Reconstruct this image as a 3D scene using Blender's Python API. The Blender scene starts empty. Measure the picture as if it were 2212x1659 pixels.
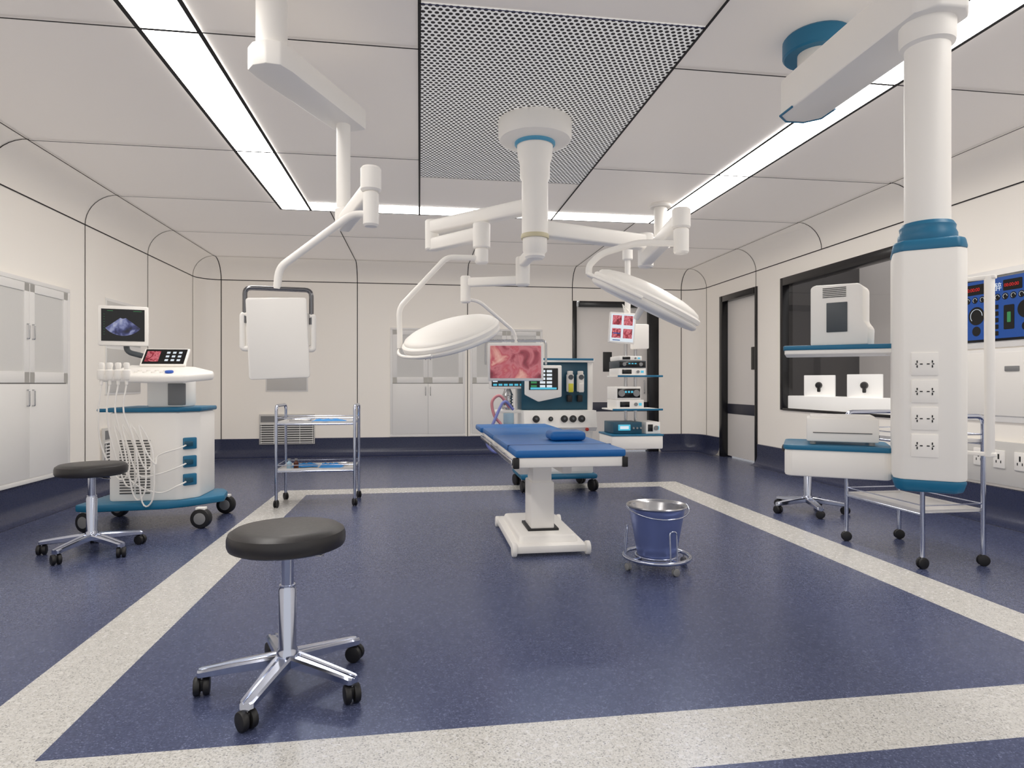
import bpy,bmesh,math,random
from mathutils import Vector,Matrix,Quaternion
random.seed(4)
rad=math.radians
SC=bpy.context.scene
COL=SC.collection
# ------------------------------------------------------------ materials
def lin(h):
    if isinstance(h,str):
        h=h.lstrip('#'); c=[int(h[i:i+2],16)/255 for i in (0,2,4)]
        return tuple((x/12.92 if x<=.04045 else ((x+.055)/1.055)**2.4) for x in c)+(1,)
    return tuple(h)+(1,)
def mat(name,col,rough=.5,metal=0,es=0,ecol=None,var=.04,vs=18,coat=0,trans=0,bump=0,spec=.5):
    m=bpy.data.materials.new(name); m.use_nodes=True; n=m.node_tree; b=n.nodes['Principled BSDF']
    tc=n.nodes.new('ShaderNodeTexCoord'); no=n.nodes.new('ShaderNodeTexNoise'); no.inputs['Scale'].default_value=vs
    n.links.new(tc.outputs['Object'],no.inputs['Vector'])
    mr=n.nodes.new('ShaderNodeMapRange'); mr.inputs['To Min'].default_value=max(0.02,rough-var); mr.inputs['To Max'].default_value=rough+var
    n.links.new(no.outputs['Fac'],mr.inputs['Value']); n.links.new(mr.outputs['Result'],b.inputs['Roughness'])
    b.inputs['Base Color'].default_value=lin(col); b.inputs['Metallic'].default_value=metal
    b.inputs['Coat Weight'].default_value=coat; b.inputs['Specular IOR Level'].default_value=spec
    b.inputs['Transmission Weight'].default_value=trans
    if es:
        b.inputs['Emission Color'].default_value=lin(ecol or col); b.inputs['Emission Strength'].default_value=es
    if bump:
        bp=n.nodes.new('ShaderNodeBump'); bp.inputs['Strength'].default_value=bump; bp.inputs['Distance'].default_value=.002
        n.links.new(no.outputs['Fac'],bp.inputs['Height']); n.links.new(bp.outputs['Normal'],b.inputs['Normal'])
    return m
def scr(name,col,es):
    m=mat(name,'#050505',.25,es=es,ecol=col); return m
def mat_img(name,stops,scale=6,es=.8,dist=1.5,detail=6):
    m=bpy.data.materials.new(name); m.use_nodes=True; n=m.node_tree; b=n.nodes['Principled BSDF']
    tc=n.nodes.new('ShaderNodeTexCoord'); no=n.nodes.new('ShaderNodeTexNoise')
    no.inputs['Scale'].default_value=scale; no.inputs['Distortion'].default_value=dist; no.inputs['Detail'].default_value=detail
    n.links.new(tc.outputs['Object'],no.inputs['Vector'])
    r=n.nodes.new('ShaderNodeValToRGB'); cr=r.color_ramp
    for i,(p,c) in enumerate(stops):
        e=cr.elements[i] if i<2 else cr.elements.new(p)
        e.position=p; e.color=lin(c)
    n.links.new(no.outputs['Fac'],r.inputs['Fac'])
    n.links.new(r.outputs['Color'],b.inputs['Emission Color']); b.inputs['Base Color'].default_value=(.01,.01,.01,1)
    b.inputs['Emission Strength'].default_value=es; b.inputs['Roughness'].default_value=.3
    return m
WHITE=mat('white_enamel','#f2eee8',.38,es=.07)  # faint glow added to the enamel to lift white equipment
PLAST=mat('white_plastic','#f0ece6',.45,es=.08)  # plastic also emits a little, standing in for room fill light
OFFW=mat('warm_white','#e6e2dc',.45,es=.05)  # small added glow here too, as ambient fill
WALLM=mat('wall_panel','#f1ece4',.4,var=.02,vs=3,es=.13,ecol='#fff3e6')  # walls emit a weak warm glow in place of bounced light
CEILM=mat('ceiling_panel','#dcd8d2',.5,var=.02,vs=3,es=.185,ecol='#fff3ea')  # ceiling is no lamp; its added glow imitates ambient light
CAB=mat('cabinet_grey','#e8e5e1',.35,es=.10)  # added glow keeps fronts from looking grey beside the glowing walls
FROST=mat('frosted_glass','#d8d6d2',.25,bump=.3,vs=60,es=.06)  # panes are unlit in themselves; slight emission added for brightness
GREYP=mat('grey_panel','#d2cfca',.4,es=.05)  # weak emission added as fill
SLOT=mat('slot_dark','#50504f',.6)
BLACK=mat('black_rubber','#1d1c1d',.5)
BLK2=mat('black_frame','#1c1b1d',.25)
JOINT=mat('joint_black','#171516',.6)
LEATH=mat('black_leather','#2b292a',.38,vs=90,bump=.15)
CHROME=mat('chrome','#c4cadb',.14,1,var=.03)  # slight blue of the floor's reflection mixed into the metal colour
STEEL=mat('brushed_steel','#c6c6c8',.25,1,var=.06)
BSTEEL=mat('steel_blue_reflection','#8c9acb',.36,.75,var=.03)  # blue reflection of the floor painted into the steel's base colour
TEAL=mat('teal_plastic','#1c7096',.4)
DTEAL=mat('dark_teal','#1a4f66',.4)
BLUE=mat('blue_mattress','#1467ae',.42,vs=60,bump=.1)
CLOTH=mat('blue_cloth','#3a8fd6',.8,vs=80,bump=.4)
GREY=mat('mid_grey','#8c8c8c',.4)
GAPG=mat('gap_grey','#a9a7a4',.5)
DGREY=mat('dark_grey','#4d5358',.4)
SCRB=mat('screen_black','#08090c',.15)
SBLUE=scr('screen_blue','#1c57ae',.62)
SWHITE=scr('screen_white','#e9f2fa',.85)
SRED=scr('screen_red','#e02020',.8)
SGRN=scr('screen_green','#4ab06a',.5)
SCYAN=scr('screen_cyan','#59c9e8',.8)
PINK=mat('pink_hose','#d08a92',.4)
LHOSE=mat('blue_hose','#7d86c9',.4)
YEL=mat('yellow_agent','#d8d23c',.4)
RED=mat('red_knob','#c03a30',.4)
BRN=mat('brown_glass','#5a2f1c',.15)
CLEAR=mat('pale_bottle','#a8c6d8',.15)
GOLD=mat('cream_ring','#d8cfae',.4)
BLADE=mat('light_diffuser','#ffffff',.4,es=12,ecol='#fffbf5')
ENDO=mat_img('endoscope_image',[(.28,'#4a1420'),(.40,'#9c4350'),(.48,'#c4737a'),(.54,'#b8525e'),(.62,'#dc9c92'),(.75,'#efd2bc')],5.5,.8,.8,5)
ENDO2=mat_img('tissue_image',[(.3,'#4a0b18'),(.45,'#b22c40'),(.55,'#e8808a'),(.7,'#8c1a2c')],22)
ULTRA=mat_img('ultrasound_image',[(.32,'#10122e'),(.45,'#343a70'),(.56,'#7f86b4'),(.68,'#b8bcd8')],14,.75,.5,5)
def mk(n,op,a,b=None,c=None):
    x=n.nodes.new('ShaderNodeMath'); x.operation=op
    for i,v in enumerate((a,b,c)):
        if v is None: continue
        if isinstance(v,(int,float)): x.inputs[i].default_value=v
        else: n.links.new(v,x.inputs[i])
    return x.outputs[0]
def floor_mat():
    m=bpy.data.materials.new('floor_vinyl'); m.use_nodes=True; n=m.node_tree; b=n.nodes['Principled BSDF']
    tc=n.nodes.new('ShaderNodeTexCoord'); sp=n.nodes.new('ShaderNodeSeparateXYZ'); n.links.new(tc.outputs['Object'],sp.inputs[0])
    dx=mk(n,'SUBTRACT',mk(n,'ABSOLUTE',mk(n,'SUBTRACT',sp.outputs[0],.7225)),1.8325)
    dy=mk(n,'SUBTRACT',mk(n,'ABSOLUTE',mk(n,'SUBTRACT',sp.outputs[1],4.2725)),2.2425)
    d=mk(n,'MAXIMUM',dx,dy)
    mask=mk(n,'MULTIPLY',mk(n,'GREATER_THAN',d,0.0),mk(n,'LESS_THAN',d,.305))
    def speck(scale,stops):
        v=n.nodes.new('ShaderNodeTexVoronoi'); v.inputs['Scale'].default_value=scale; n.links.new(tc.outputs['Object'],v.inputs['Vector'])
        s=n.nodes.new('ShaderNodeSeparateColor'); n.links.new(v.outputs['Color'],s.inputs[0])
        r=n.nodes.new('ShaderNodeValToRGB'); r.color_ramp.interpolation='LINEAR'
        for i,(p,c) in enumerate(stops):
            e=r.color_ramp.elements[i] if i<2 else r.color_ramp.elements.new(p)
            e.position=p; e.color=lin(c)
        n.links.new(s.outputs[0],r.inputs['Fac']); return r.outputs['Color']
    dark=speck(230,[(0,'#3e445e'),(.5,'#4b516e'),(.88,'#535a78'),(1,'#767d9c')])
    lite=speck(230,[(0,'#8f8d89'),(.1,'#c2c0ba'),(.45,'#d6d3cc'),(.88,'#e0ded9'),(1,'#aeaba5')])
    mx=n.nodes.new('ShaderNodeMix'); mx.data_type='RGBA'
    n.links.new(mask,mx.inputs[0]); n.links.new(dark,mx.inputs[6]); n.links.new(lite,mx.inputs[7])
    n.links.new(mx.outputs[2],b.inputs['Base Color'])
    no=n.nodes.new('ShaderNodeTexNoise'); no.inputs['Scale'].default_value=40; n.links.new(tc.outputs['Object'],no.inputs['Vector'])
    mr=n.nodes.new('ShaderNodeMapRange'); mr.inputs['To Min'].default_value=.22; mr.inputs['To Max'].default_value=.31
    n.links.new(no.outputs['Fac'],mr.inputs['Value']); n.links.new(mr.outputs['Result'],b.inputs['Roughness'])
    b.inputs['Specular Tint'].default_value=(.25,.45,1,1)
    b.inputs['Specular IOR Level'].default_value=.55
    return m
def perf_mat():
    m=bpy.data.materials.new('perforated_panel'); m.use_nodes=True; n=m.node_tree; b=n.nodes['Principled BSDF']
    tc=n.nodes.new('ShaderNodeTexCoord'); sp=n.nodes.new('ShaderNodeSeparateXYZ'); n.links.new(tc.outputs['Object'],sp.inputs[0])
    sx=.034; sy=sx*1.732
    def grid(off):
        fx=mk(n,'MULTIPLY',mk(n,'SUBTRACT',mk(n,'FRACT',mk(n,'ADD',mk(n,'DIVIDE',sp.outputs[0],sx),off)),.5),sx)
        fy=mk(n,'MULTIPLY',mk(n,'SUBTRACT',mk(n,'FRACT',mk(n,'ADD',mk(n,'DIVIDE',sp.outputs[1],sy),off)),.5),sy)
        return mk(n,'ADD',mk(n,'MULTIPLY',fx,fx),mk(n,'MULTIPLY',fy,fy))
    d=mk(n,'MINIMUM',grid(0.0),grid(.5))
    h=mk(n,'LESS_THAN',d,.0114**2)
    mx=n.nodes.new('ShaderNodeMix'); mx.data_type='RGBA'; n.links.new(h,mx.inputs[0])
    mx.inputs[6].default_value=lin('#eceae6'); mx.inputs[7].default_value=lin('#141318')
    n.links.new(mx.outputs[2],b.inputs['Base Color']); b.inputs['Roughness'].default_value=.5
    n.links.new(mx.outputs[2],b.inputs['Emission Color']); b.inputs['Emission Strength'].default_value=.3  # added glow brightens the panel; it is not a light source
    return m
def glass_mat():
    m=bpy.data.materials.new('window_glass'); m.use_nodes=True; n=m.node_tree; n.nodes.clear()
    o=n.nodes.new('ShaderNodeOutputMaterial'); t=n.nodes.new('ShaderNodeBsdfTransparent'); g=n.nodes.new('ShaderNodeBsdfGlossy')
    t.inputs[0].default_value=(.92,.92,.93,1); g.inputs['Roughness'].default_value=.03
    mi=n.nodes.new('ShaderNodeMixShader'); mi.inputs[0].default_value=.05
    n.links.new(t.outputs[0],mi.inputs[1]); n.links.new(g.outputs[0],mi.inputs[2]); n.links.new(mi.outputs[0],o.inputs[0])
    return m
FLOORM=floor_mat(); PERF=perf_mat(); GLASS=glass_mat()
BASEM=mat('baseboard_vinyl','#363c58',.28,vs=120)
# ------------------------------------------------------------ geometry
def pm(o,x,y):
    x=Vector(x).normalized(); y=Vector(y).normalized(); z=x.cross(y)
    m=Matrix((x,y,z)).transposed().to_4x4(); m.translation=Vector(o); return m
def zto(c,nrm):
    q=Vector((0,0,1)).rotation_difference(Vector(nrm).normalized()); m=q.to_matrix().to_4x4(); m.translation=Vector(c); return m
def rotz(a,c=(0,0,0)):
    return Matrix.Translation(Vector(c))@Matrix.Rotation(rad(a),4,'Z')
def fillet(pts,f,k=5):
    pts=[Vector(p) for p in pts]; out=[pts[0]]
    for i in range(1,len(pts)-1):
        a,b,c=pts[i-1],pts[i],pts[i+1]
        r=min(f,(a-b).length*.49,(c-b).length*.49)
        p=b+(a-b).normalized()*r; q=b+(c-b).normalized()*r
        for j in range(k+1):
            t=j/k; out.append(p*(1-t)**2+b*2*t*(1-t)+q*t*t)
    out.append(pts[-1]); return out
def catm(pts,k=8):
    P=[Vector(p) for p in pts]; P=[P[0]*2-P[1]]+P+[P[-1]*2-P[-2]]; o=[]
    for i in range(1,len(P)-2):
        for j in range(k):
            t=j/k; a,b,c,d=P[i-1:i+3]
            o.append(.5*((2*b)+(c-a)*t+(2*a-5*b+4*c-d)*t*t+(3*b-a-3*c+d)*t**3))
    o.append(P[-2]); return o
class G:
    def __init__(s): s.bm=bmesh.new(); s.mi=0
    def m(s,i): s.mi=i; return s
    def _add(s,t,mx=None):
        if mx is not None: t.transform(mx)
        bmesh.ops.recalc_face_normals(t,faces=t.faces)
        for f in t.faces: f.material_index=s.mi
        me=bpy.data.meshes.new('t'); t.to_mesh(me); t.free(); s.bm.from_mesh(me); bpy.data.meshes.remove(me); return s
    def box(s,c,d,b=0,mx=None,seg=2,rz=0):
        t=bmesh.new(); bmesh.ops.create_cube(t,size=1); bmesh.ops.scale(t,vec=Vector(d),verts=t.verts)
        if b: bmesh.ops.bevel(t,geom=list(t.edges),offset=min(b,min(d)*.49),segments=seg,affect='EDGES',profile=.5)
        M=Matrix.Translation(Vector(c))@Matrix.Rotation(rad(rz),4,'Z')
        if mx is not None: M=mx@M
        return s._add(t,M)
    def cyl(s,p0,p1,r,r2=None,n=24,b=0,mx=None):
        p0=Vector(p0);p1=Vector(p1);t=bmesh.new(); L=(p1-p0).length
        bmesh.ops.create_cone(t,cap_ends=True,segments=n,radius1=r,radius2=r if r2 is None else r2,depth=L)
        if b:
            es=[e for e in t.edges if len(e.link_faces)==2 and e.calc_face_angle()>rad(50)]
            bmesh.ops.bevel(t,geom=es,offset=b,segments=2,affect='EDGES',profile=.5)
        M=zto((p0+p1)/2,p1-p0)
        if mx is not None: M=mx@M
        return s._add(t,M)
    def lathe(s,prof,mx=None,n=32):
        t=bmesh.new(); rings=[]
        for r,z in prof:
            if r<1e-6: rings.append([t.verts.new((0,0,z))])
            else: rings.append([t.verts.new((r*math.cos(2*math.pi*i/n),r*math.sin(2*math.pi*i/n),z)) for i in range(n)])
        for a,b in zip(rings,rings[1:]):
            for i in range(n):
                j=(i+1)%n
                if len(a)==1 and len(b)==1: continue
                if len(a)==1: t.faces.new((a[0],b[i],b[j]))
                elif len(b)==1: t.faces.new((a[i],a[j],b[0]))
                else: t.faces.new((a[i],a[j],b[j],b[i]))
        return s._add(t,mx)
    def loft(s,secs,mx=None):
        t=bmesh.new(); rs=[[t.verts.new(p) for p in sec] for sec in secs]; n=len(rs[0])
        for a,b in zip(rs,rs[1:]):
            for i in range(n):
                j=(i+1)%n; t.faces.new((a[i],a[j],b[j],b[i]))
        t.faces.new(rs[0]); t.faces.new(rs[-1]); return s._add(t,mx)
    def prism(s,pts,z0,z1,b=0,mx=None,seg=2,scale=None):
        t=bmesh.new(); lo=[t.verts.new((x,y,z0)) for x,y in pts]
        cx=sum(p[0] for p in pts)/len(pts); cy=sum(p[1] for p in pts)/len(pts); k=scale or 1
        hi=[t.verts.new((cx+(x-cx)*k,cy+(y-cy)*k,z1)) for x,y in pts]; n=len(pts)
        t.faces.new(lo); t.faces.new(hi)
        for i in range(n):
            j=(i+1)%n; t.faces.new((lo[i],lo[j],hi[j],hi[i]))
        bmesh.ops.recalc_face_normals(t,faces=t.faces)
        if b: bmesh.ops.bevel(t,geom=[e for e in t.edges if e.calc_face_angle(0)>rad(20)],offset=b,segments=seg,affect='EDGES',profile=.5)
        return s._add(t,mx)
    def tube(s,pts,r,n=10,f=0,closed=False,mx=None):
        pts=fillet(pts,f) if f else [Vector(p) for p in pts]
        t=bmesh.new(); N=len(pts); rings=[]
        up=None
        for i,p in enumerate(pts):
            if closed: d=(pts[(i+1)%N]-pts[i-1])
            else: d=pts[min(i+1,N-1)]-pts[max(i-1,0)]
            d.normalize()
            if up is None: up=d.orthogonal().normalized()
            else:
                up=up-d*up.dot(d)
                up.normalize()
            w=d.cross(up)
            rings.append([t.verts.new(p+up*r*math.cos(2*math.pi*k/n)+w*r*math.sin(2*math.pi*k/n)) for k in range(n)])
        prs=list(zip(rings,rings[1:]))+([(rings[-1],rings[0])] if closed else [])
        for a,b in prs:
            for k in range(n):
                j=(k+1)%n; t.faces.new((a[k],a[j],b[j],b[k]))
        if not closed: t.faces.new(rings[0]); t.faces.new(rings[-1])
        return s._add(t,mx)
    def ribbon(s,pts,wd,w):
        t=bmesh.new(); wd=Vector(wd)*w/2; v=[(t.verts.new(Vector(p)-wd),t.verts.new(Vector(p)+wd)) for p in pts]
        for a,b in zip(v,v[1:]): t.faces.new((a[0],a[1],b[1],b[0]))
        return s._add(t)
    def poly(s,pts,mx=None):
        t=bmesh.new(); t.faces.new([t.verts.new(p) for p in pts]); return s._add(t,mx)
    def disc(s,c,r,mx=None,n=24):
        return s.poly([(c[0]+r*math.cos(2*math.pi*i/n),c[1]+r*math.sin(2*math.pi*i/n),c[2]) for i in range(n)],mx)
    def text(s,txt,size,mx,align='LEFT'):
        cu=bpy.data.curves.new('t','FONT'); cu.body=txt; cu.size=size; cu.align_x=align; cu.extrude=.0003
        o=bpy.data.objects.new('t',cu); COL.objects.link(o)
        dg=bpy.context.evaluated_depsgraph_get(); me=bpy.data.meshes.new_from_object(o.evaluated_get(dg))
        me.transform(mx); 
        t=bmesh.new(); t.from_mesh(me)
        bpy.data.objects.remove(o); bpy.data.curves.remove(cu); bpy.data.meshes.remove(me)
        for f in t.faces: f.material_index=s.mi
        me=bpy.data.meshes.new('t'); t.to_mesh(me); t.free(); s.bm.from_mesh(me); bpy.data.meshes.remove(me)
        return s
def rrect(w,h,r,cx=0,cy=0,k=5):
    o=[]
    for sx,sy,a0 in ((1,1,0),(-1,1,90),(-1,-1,180),(1,-1,270)):
        for i in range(k+1):
            a=rad(a0+90*i/k); o.append((cx+sx*(w/2-r)+r*abs(math.cos(a))*sx,cy+sy*(h/2-r)+r*abs(math.sin(a))*sy))
    return o
def part(g,name,mats,parent=None,label=None,cat=None,kind=None,group=None,world=False,ang=38,loc=None):
    if not isinstance(mats,(list,tuple)): mats=[mats]
    if world and parent is not None: g.bm.transform(Matrix.Translation(-parent.matrix_world.translation))
    if loc is not None: g.bm.transform(Matrix.Translation(-Vector(loc)))
    me=bpy.data.meshes.new(name)
    for m in mats: me.materials.append(m)
    g.bm.to_mesh(me); g.bm.free()
    me.polygons.foreach_set('use_smooth',[True]*len(me.polygons)); me.set_sharp_from_angle(angle=rad(ang))
    o=bpy.data.objects.new(name,me); COL.objects.link(o)
    if loc is not None: o.location=loc
    if parent is not None: o.parent=parent
    if label: o['label']=label
    if cat: o['category']=cat
    if kind: o['kind']=kind
    if group: o['group']=group
    return o
def thing(name,loc,label,cat,rz=0,mx=None,group=None,kind=None):
    o=bpy.data.objects.new(name,None); COL.objects.link(o); o.empty_display_size=.05
    M=mx if mx is not None else rotz(rz,loc)
    o.matrix_world=M; o['label']=label; o['category']=cat
    if group: o['group']=group
    if kind: o['kind']=kind
    return o
def dup(root,M,label=None):
    def rec(o,p):
        c=o.copy(); COL.objects.link(c)
        if p is not None: c.parent=p
        for ch in [x for x in list(bpy.data.objects) if x.parent==o]: rec(ch,c)
        return c
    r=rec(root,None); r.matrix_world=M
    if label: r['label']=label
    return r
# ------------------------------------------------------------ room shell
XL,XR,YB,YF,H=-3.2,4.55,9.9,-1.4,2.94
ZC=2.64; RC=.3
COVE=[(RC*(1-math.cos(rad(a))),ZC+RC*math.sin(rad(a))) for a in range(0,91,9)]
ST=dict(kind='structure')
tn=[0]
def trim(g,label='thin black joint between panels',m=None,cat='panel joint'):
    tn[0]+=1; part(g,'trim_%d'%tn[0],m or JOINT,label=label,cat=cat,**ST)
def wallgrid(g,mapf,sb,zb,holes):
    t=bmesh.new()
    for s0,s1 in zip(sb,sb[1:]):
        for z0,z1 in zip(zb,zb[1:]):
            sm=(s0+s1)/2; zm=(z0+z1)/2
            if any(a<sm<b and c<zm<d for a,b,c,d in holes): continue
            t.faces.new([t.verts.new(mapf(s,0,z)) for s,z in ((s0,z0),(s1,z0),(s1,z1),(s0,z1))])
    bmesh.ops.remove_doubles(t,verts=t.verts,dist=.0001)
    g._add(t); return g
def coving(g,mapf,sb):
    t=bmesh.new()
    rows=[[t.verts.new(mapf(s,o,z)) for o,z in COVE] for s in sb]
    for a,b in zip(rows,rows[1:]):
        for i in range(len(COVE)-1):
            t.faces.new((a[i],a[i+1],b[i+1],b[i]))
    bmesh.ops.remove_doubles(t,verts=t.verts,dist=.0001)
    g._add(t); return g
fl=lambda s,o,z:(XL+o,s,z); fr=lambda s,o,z:(XR-o,s,z); fb=lambda s,o,z:(s,YB-o,z)
def fcl(s,o,z): a=rad(s); return (XL+RC+(RC-o)*math.cos(a),YB-RC+(RC-o)*math.sin(a),z)
def fcr(s,o,z): a=rad(s); return (XR-RC+(RC-o)*math.cos(a),YB-RC+(RC-o)*math.sin(a),z)
W0,W1,WZ0,WZ1=5.15,7.48,.774,2.438
D0,D1,DZ=8.05,9.13,2.43
BD0,BD1=2.42,3.86
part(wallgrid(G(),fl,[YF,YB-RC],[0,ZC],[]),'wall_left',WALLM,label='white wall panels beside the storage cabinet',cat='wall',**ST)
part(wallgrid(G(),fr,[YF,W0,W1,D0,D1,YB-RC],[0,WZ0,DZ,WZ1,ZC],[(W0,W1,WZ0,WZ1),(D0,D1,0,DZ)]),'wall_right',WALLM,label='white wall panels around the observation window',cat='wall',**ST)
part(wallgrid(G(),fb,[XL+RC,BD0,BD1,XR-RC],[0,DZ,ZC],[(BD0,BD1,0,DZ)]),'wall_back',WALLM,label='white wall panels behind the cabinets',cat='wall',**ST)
CL=list(range(90,181,6)); CR=list(range(0,91,6))
for f,sb,lb in ((fcl,CL,'rounded white corner wall panel'),(fcr,CR,'rounded white corner wall panel')):
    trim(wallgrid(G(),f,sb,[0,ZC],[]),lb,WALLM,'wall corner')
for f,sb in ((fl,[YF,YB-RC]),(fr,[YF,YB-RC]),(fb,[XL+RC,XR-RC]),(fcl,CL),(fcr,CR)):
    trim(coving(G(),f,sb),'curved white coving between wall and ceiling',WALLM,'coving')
g=G().box(((XL+XR)/2,(YF+YB)/2,-.05),(XR-XL+2.8,YB-YF+1.2,.1)); part(g,'floor',FLOORM,label='dark blue speckled vinyl floor with pale terrazzo border',cat='floor',**ST)
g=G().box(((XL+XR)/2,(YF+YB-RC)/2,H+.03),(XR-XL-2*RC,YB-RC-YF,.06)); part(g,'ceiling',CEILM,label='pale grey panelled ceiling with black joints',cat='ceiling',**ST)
PX0,PX1,PY0,PY1=0,1.455,3.08,5.66
g=G().box(((PX0+PX1)/2,(PY0+PY1)/2,H-.004),(PX1-PX0,PY1-PY0,.006)); part(g,'air_diffuser_panel',PERF,label='white perforated metal laminar airflow ceiling panel',cat='ceiling vent',**ST)
e=.004; jw=.0115; zt=H-.012
def cove_path(f,s,zlow):
    return [f(s,e,zlow)]+[f(s,o+e*math.cos(rad(a)),z-e*math.sin(rad(a))) for (o,z),a in zip(COVE,range(0,91,9))]
for y in (1.76,3.5,5.23,6.66,8.09):
    right_low={8.09:DZ,6.66:ZC,5.23:ZC}.get(y,.28)
    L=cove_path(fl,y,.28); Rr=cove_path(fr,y,right_low)
    if y in(3.5,5.23):
        g=G().ribbon(L+[(XL+RC,y,zt),(PX0,y,zt)],(0,1,0),jw); trim(g)
        g=G().ribbon([(PX1,y,zt),(XR-RC,y,zt)]+Rr[::-1],(0,1,0),jw)
    else: g=G().ribbon(L+[(XL+RC,y,zt),(XR-RC,y,zt)]+Rr[::-1],(0,1,0),jw)
    trim(g)
for x in (-.935,.743,2.42):
    g=G(); p=cove_path(fb,x,.28 if x<2 else DZ); g.ribbon(p+[(x,YB-RC,zt),(x,6.92,zt)],(1,0,0),jw); trim(g)
for f,s,wd in ((fl,YB-RC,(0,1,0)),(fr,YB-RC,(0,1,0)),(fb,XL+RC,(1,0,0)),(fb,XR-RC,(1,0,0))):
    g=G(); g.ribbon(cove_path(f,s,.28),wd,jw); trim(g,'thin black joint at the rounded room corner')
for x in (XL+RC,XR-RC):
    g=G(); g.ribbon([(x,YF,zt),(x,YB-RC,zt)],(1,0,0),jw); trim(g)
g=G(); g.ribbon([(XL+RC,YB-RC,zt),(XR-RC,YB-RC,zt)],(0,1,0),jw); trim(g)
g=G(); g.ribbon([fl(YF,e,ZC)]+[fcl(s,e,ZC) for s in range(180,89,-6)]+[fcr(s,e,ZC) for s in range(90,-1,-6)]+[fr(YF,e,ZC)],(0,0,1),jw); trim(g,'thin black joint running around the wall top')
for x in (PX0,PX1):
    g=G(); g.ribbon([(x,YF,zt),(x,6.95,zt)],(1,0,0),.016); trim(g,'black joint beside the perforated ceiling panel')
for y in (PY0,PY1):
    g=G(); g.ribbon([(PX0,y,zt),(PX1,y,zt)],(0,1,0),.008); trim(g,'thin edge of the perforated ceiling panel',m=mat('edge_navy','#2d3566',.4) if y==PY0 else DGREY)
LX=[(-1.43,-1.13),(2.585,2.885)]
def strip(x0,x1,y0,y1):
    o=part(G().box((0,0,0),(x1-x0,y1-y0,.008)),'ceiling_light',BLADE,label='recessed white linear ceiling light strip',cat='ceiling light',group='linear ceiling lights'); o.location=((x0+x1)/2,(y0+y1)/2,H-.004)
for x0,x1 in LX:
    for y0,y1 in ((-1.0,1.75),(1.77,3.49),(3.51,5.22),(5.24,6.64)): strip(x0,x1,y0,y1)
for x0,x1 in ((-1.43,-.01),(.01,1.445),(1.465,2.885)): strip(x0,x1,6.66,6.92)
for x in (-1.43,-1.13,2.585,2.885):
    g=G(); g.ribbon([(x,YF,zt-.001),(x,6.92,zt-.001)],(1,0,0),.026); trim(g,'black edge of the ceiling light strip')
for y in (6.65,6.92):
    g=G(); g.ribbon([(-1.43,y,zt-.001),(2.885,y,zt-.001)],(0,1,0),.018); trim(g,'black edge of the ceiling light strip')
for y in (1.76,3.5,5.23):
    for x0,x1 in LX:
        g=G().ribbon([(x0,y,zt-.002),(x1,y,zt-.002)],(0,1,0),.02); trim(g,'black divider across the ceiling light strip')
BP=[(0.001,.285),(.014,.28),(.014,.13),(.02,.09),(.04,.045),(.075,.015),(.13,.003)]
def bb(f,sb):
    g=G(); t=bmesh.new(); rows=[[t.verts.new(f(s,o,z)) for o,z in BP] for s in sb]
    for a,b in zip(rows,rows[1:]):
        for i in range(len(BP)-1): t.faces.new((a[i],a[i+1],b[i+1],b[i]))
    g._add(t); return g
part(bb(fl,[YF,YB-RC]),'baseboard_left',BASEM,label='dark blue coved vinyl baseboard',cat='baseboard',**ST)
def join(g,h):
    me=bpy.data.meshes.new('x'); h.bm.to_mesh(me); h.bm.free(); g.bm.from_mesh(me); bpy.data.meshes.remove(me)
g=bb(fb,[XL+RC,BD0-.01]); 
for f,s in ((fcl,CL),(fb,[BD1+.01,XR-RC]),(fcr,CR)): join(g,bb(f,s))
part(g,'baseboard_back',BASEM,label='dark blue coved vinyl baseboard around the corners',cat='baseboard',**ST)
g=bb(fr,[YF,D0-.01]); join(g,bb(fr,[D1+.01,YB-RC]))
part(g,'baseboard_right',BASEM,label='dark blue coved vinyl baseboard under the window',cat='baseboard',**ST)
# ------------------------------------------------------------ doors
DOORM=mat('door_leaf_paint','#ded8d2',.35,es=.12)  # door paint given a faint glow to match the brightened walls
BANDM=mat('door_band','#3a3b48',.4)
def door(n,mx,w,h,jl,jr,label):
    r=thing('door_%d'%n,None,label,'door',mx=mx,kind='structure')
    g=G(); g.box((jl/2,h/2,-.06),(jl,h,.16),.004); g.box((w-jr/2,h/2,-.06),(jr,h,.16),.004); g.box((w/2,h-.045,-.06),(w-jl-jr+.01,.09,.16),.004)
    part(g,'door_frame',BLK2,r,label='glossy black door frame')
    lw=w-jl-jr; cx=jl+lw/2
    part(G().box((cx,(h-.08)/2+.012,-.09),(lw+.01,h-.1,.04),.003),'door_leaf',DOORM,r)
    part(G().box((cx,.73,-.068),(lw,.15,.006),.001),'protection_band',BANDM,r)
    vx={1:.60,2:w-jr-.16}[n]
    g=G(); g.box((0,0,0),(.15,.32,.012),.03,mx=Matrix.Translation((vx,1.46,-.066)),seg=4); part(g,'vision_panel',BLK2,r,label='dark rounded vision panel')
    g=G(); g.tube([(w-jr-.05,.95,-.07),(w-jr-.05,.95,-.045),(w-jr-.05,1.15,-.045),(w-jr-.05,1.15,-.07)],.009,f=.01)
    part(g,'handle',STEEL,r)
    return r
door(1,pm((BD0,YB,0),(1,0,0),(0,0,1)),BD1-BD0,DZ,.07,.17,'cream sliding door in black frame with dark band')
door(2,pm((XR,D1,0),(0,-1,0),(0,0,1)),D1-D0,DZ,.1,.05,'cream hinged door in black frame beside window')
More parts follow.
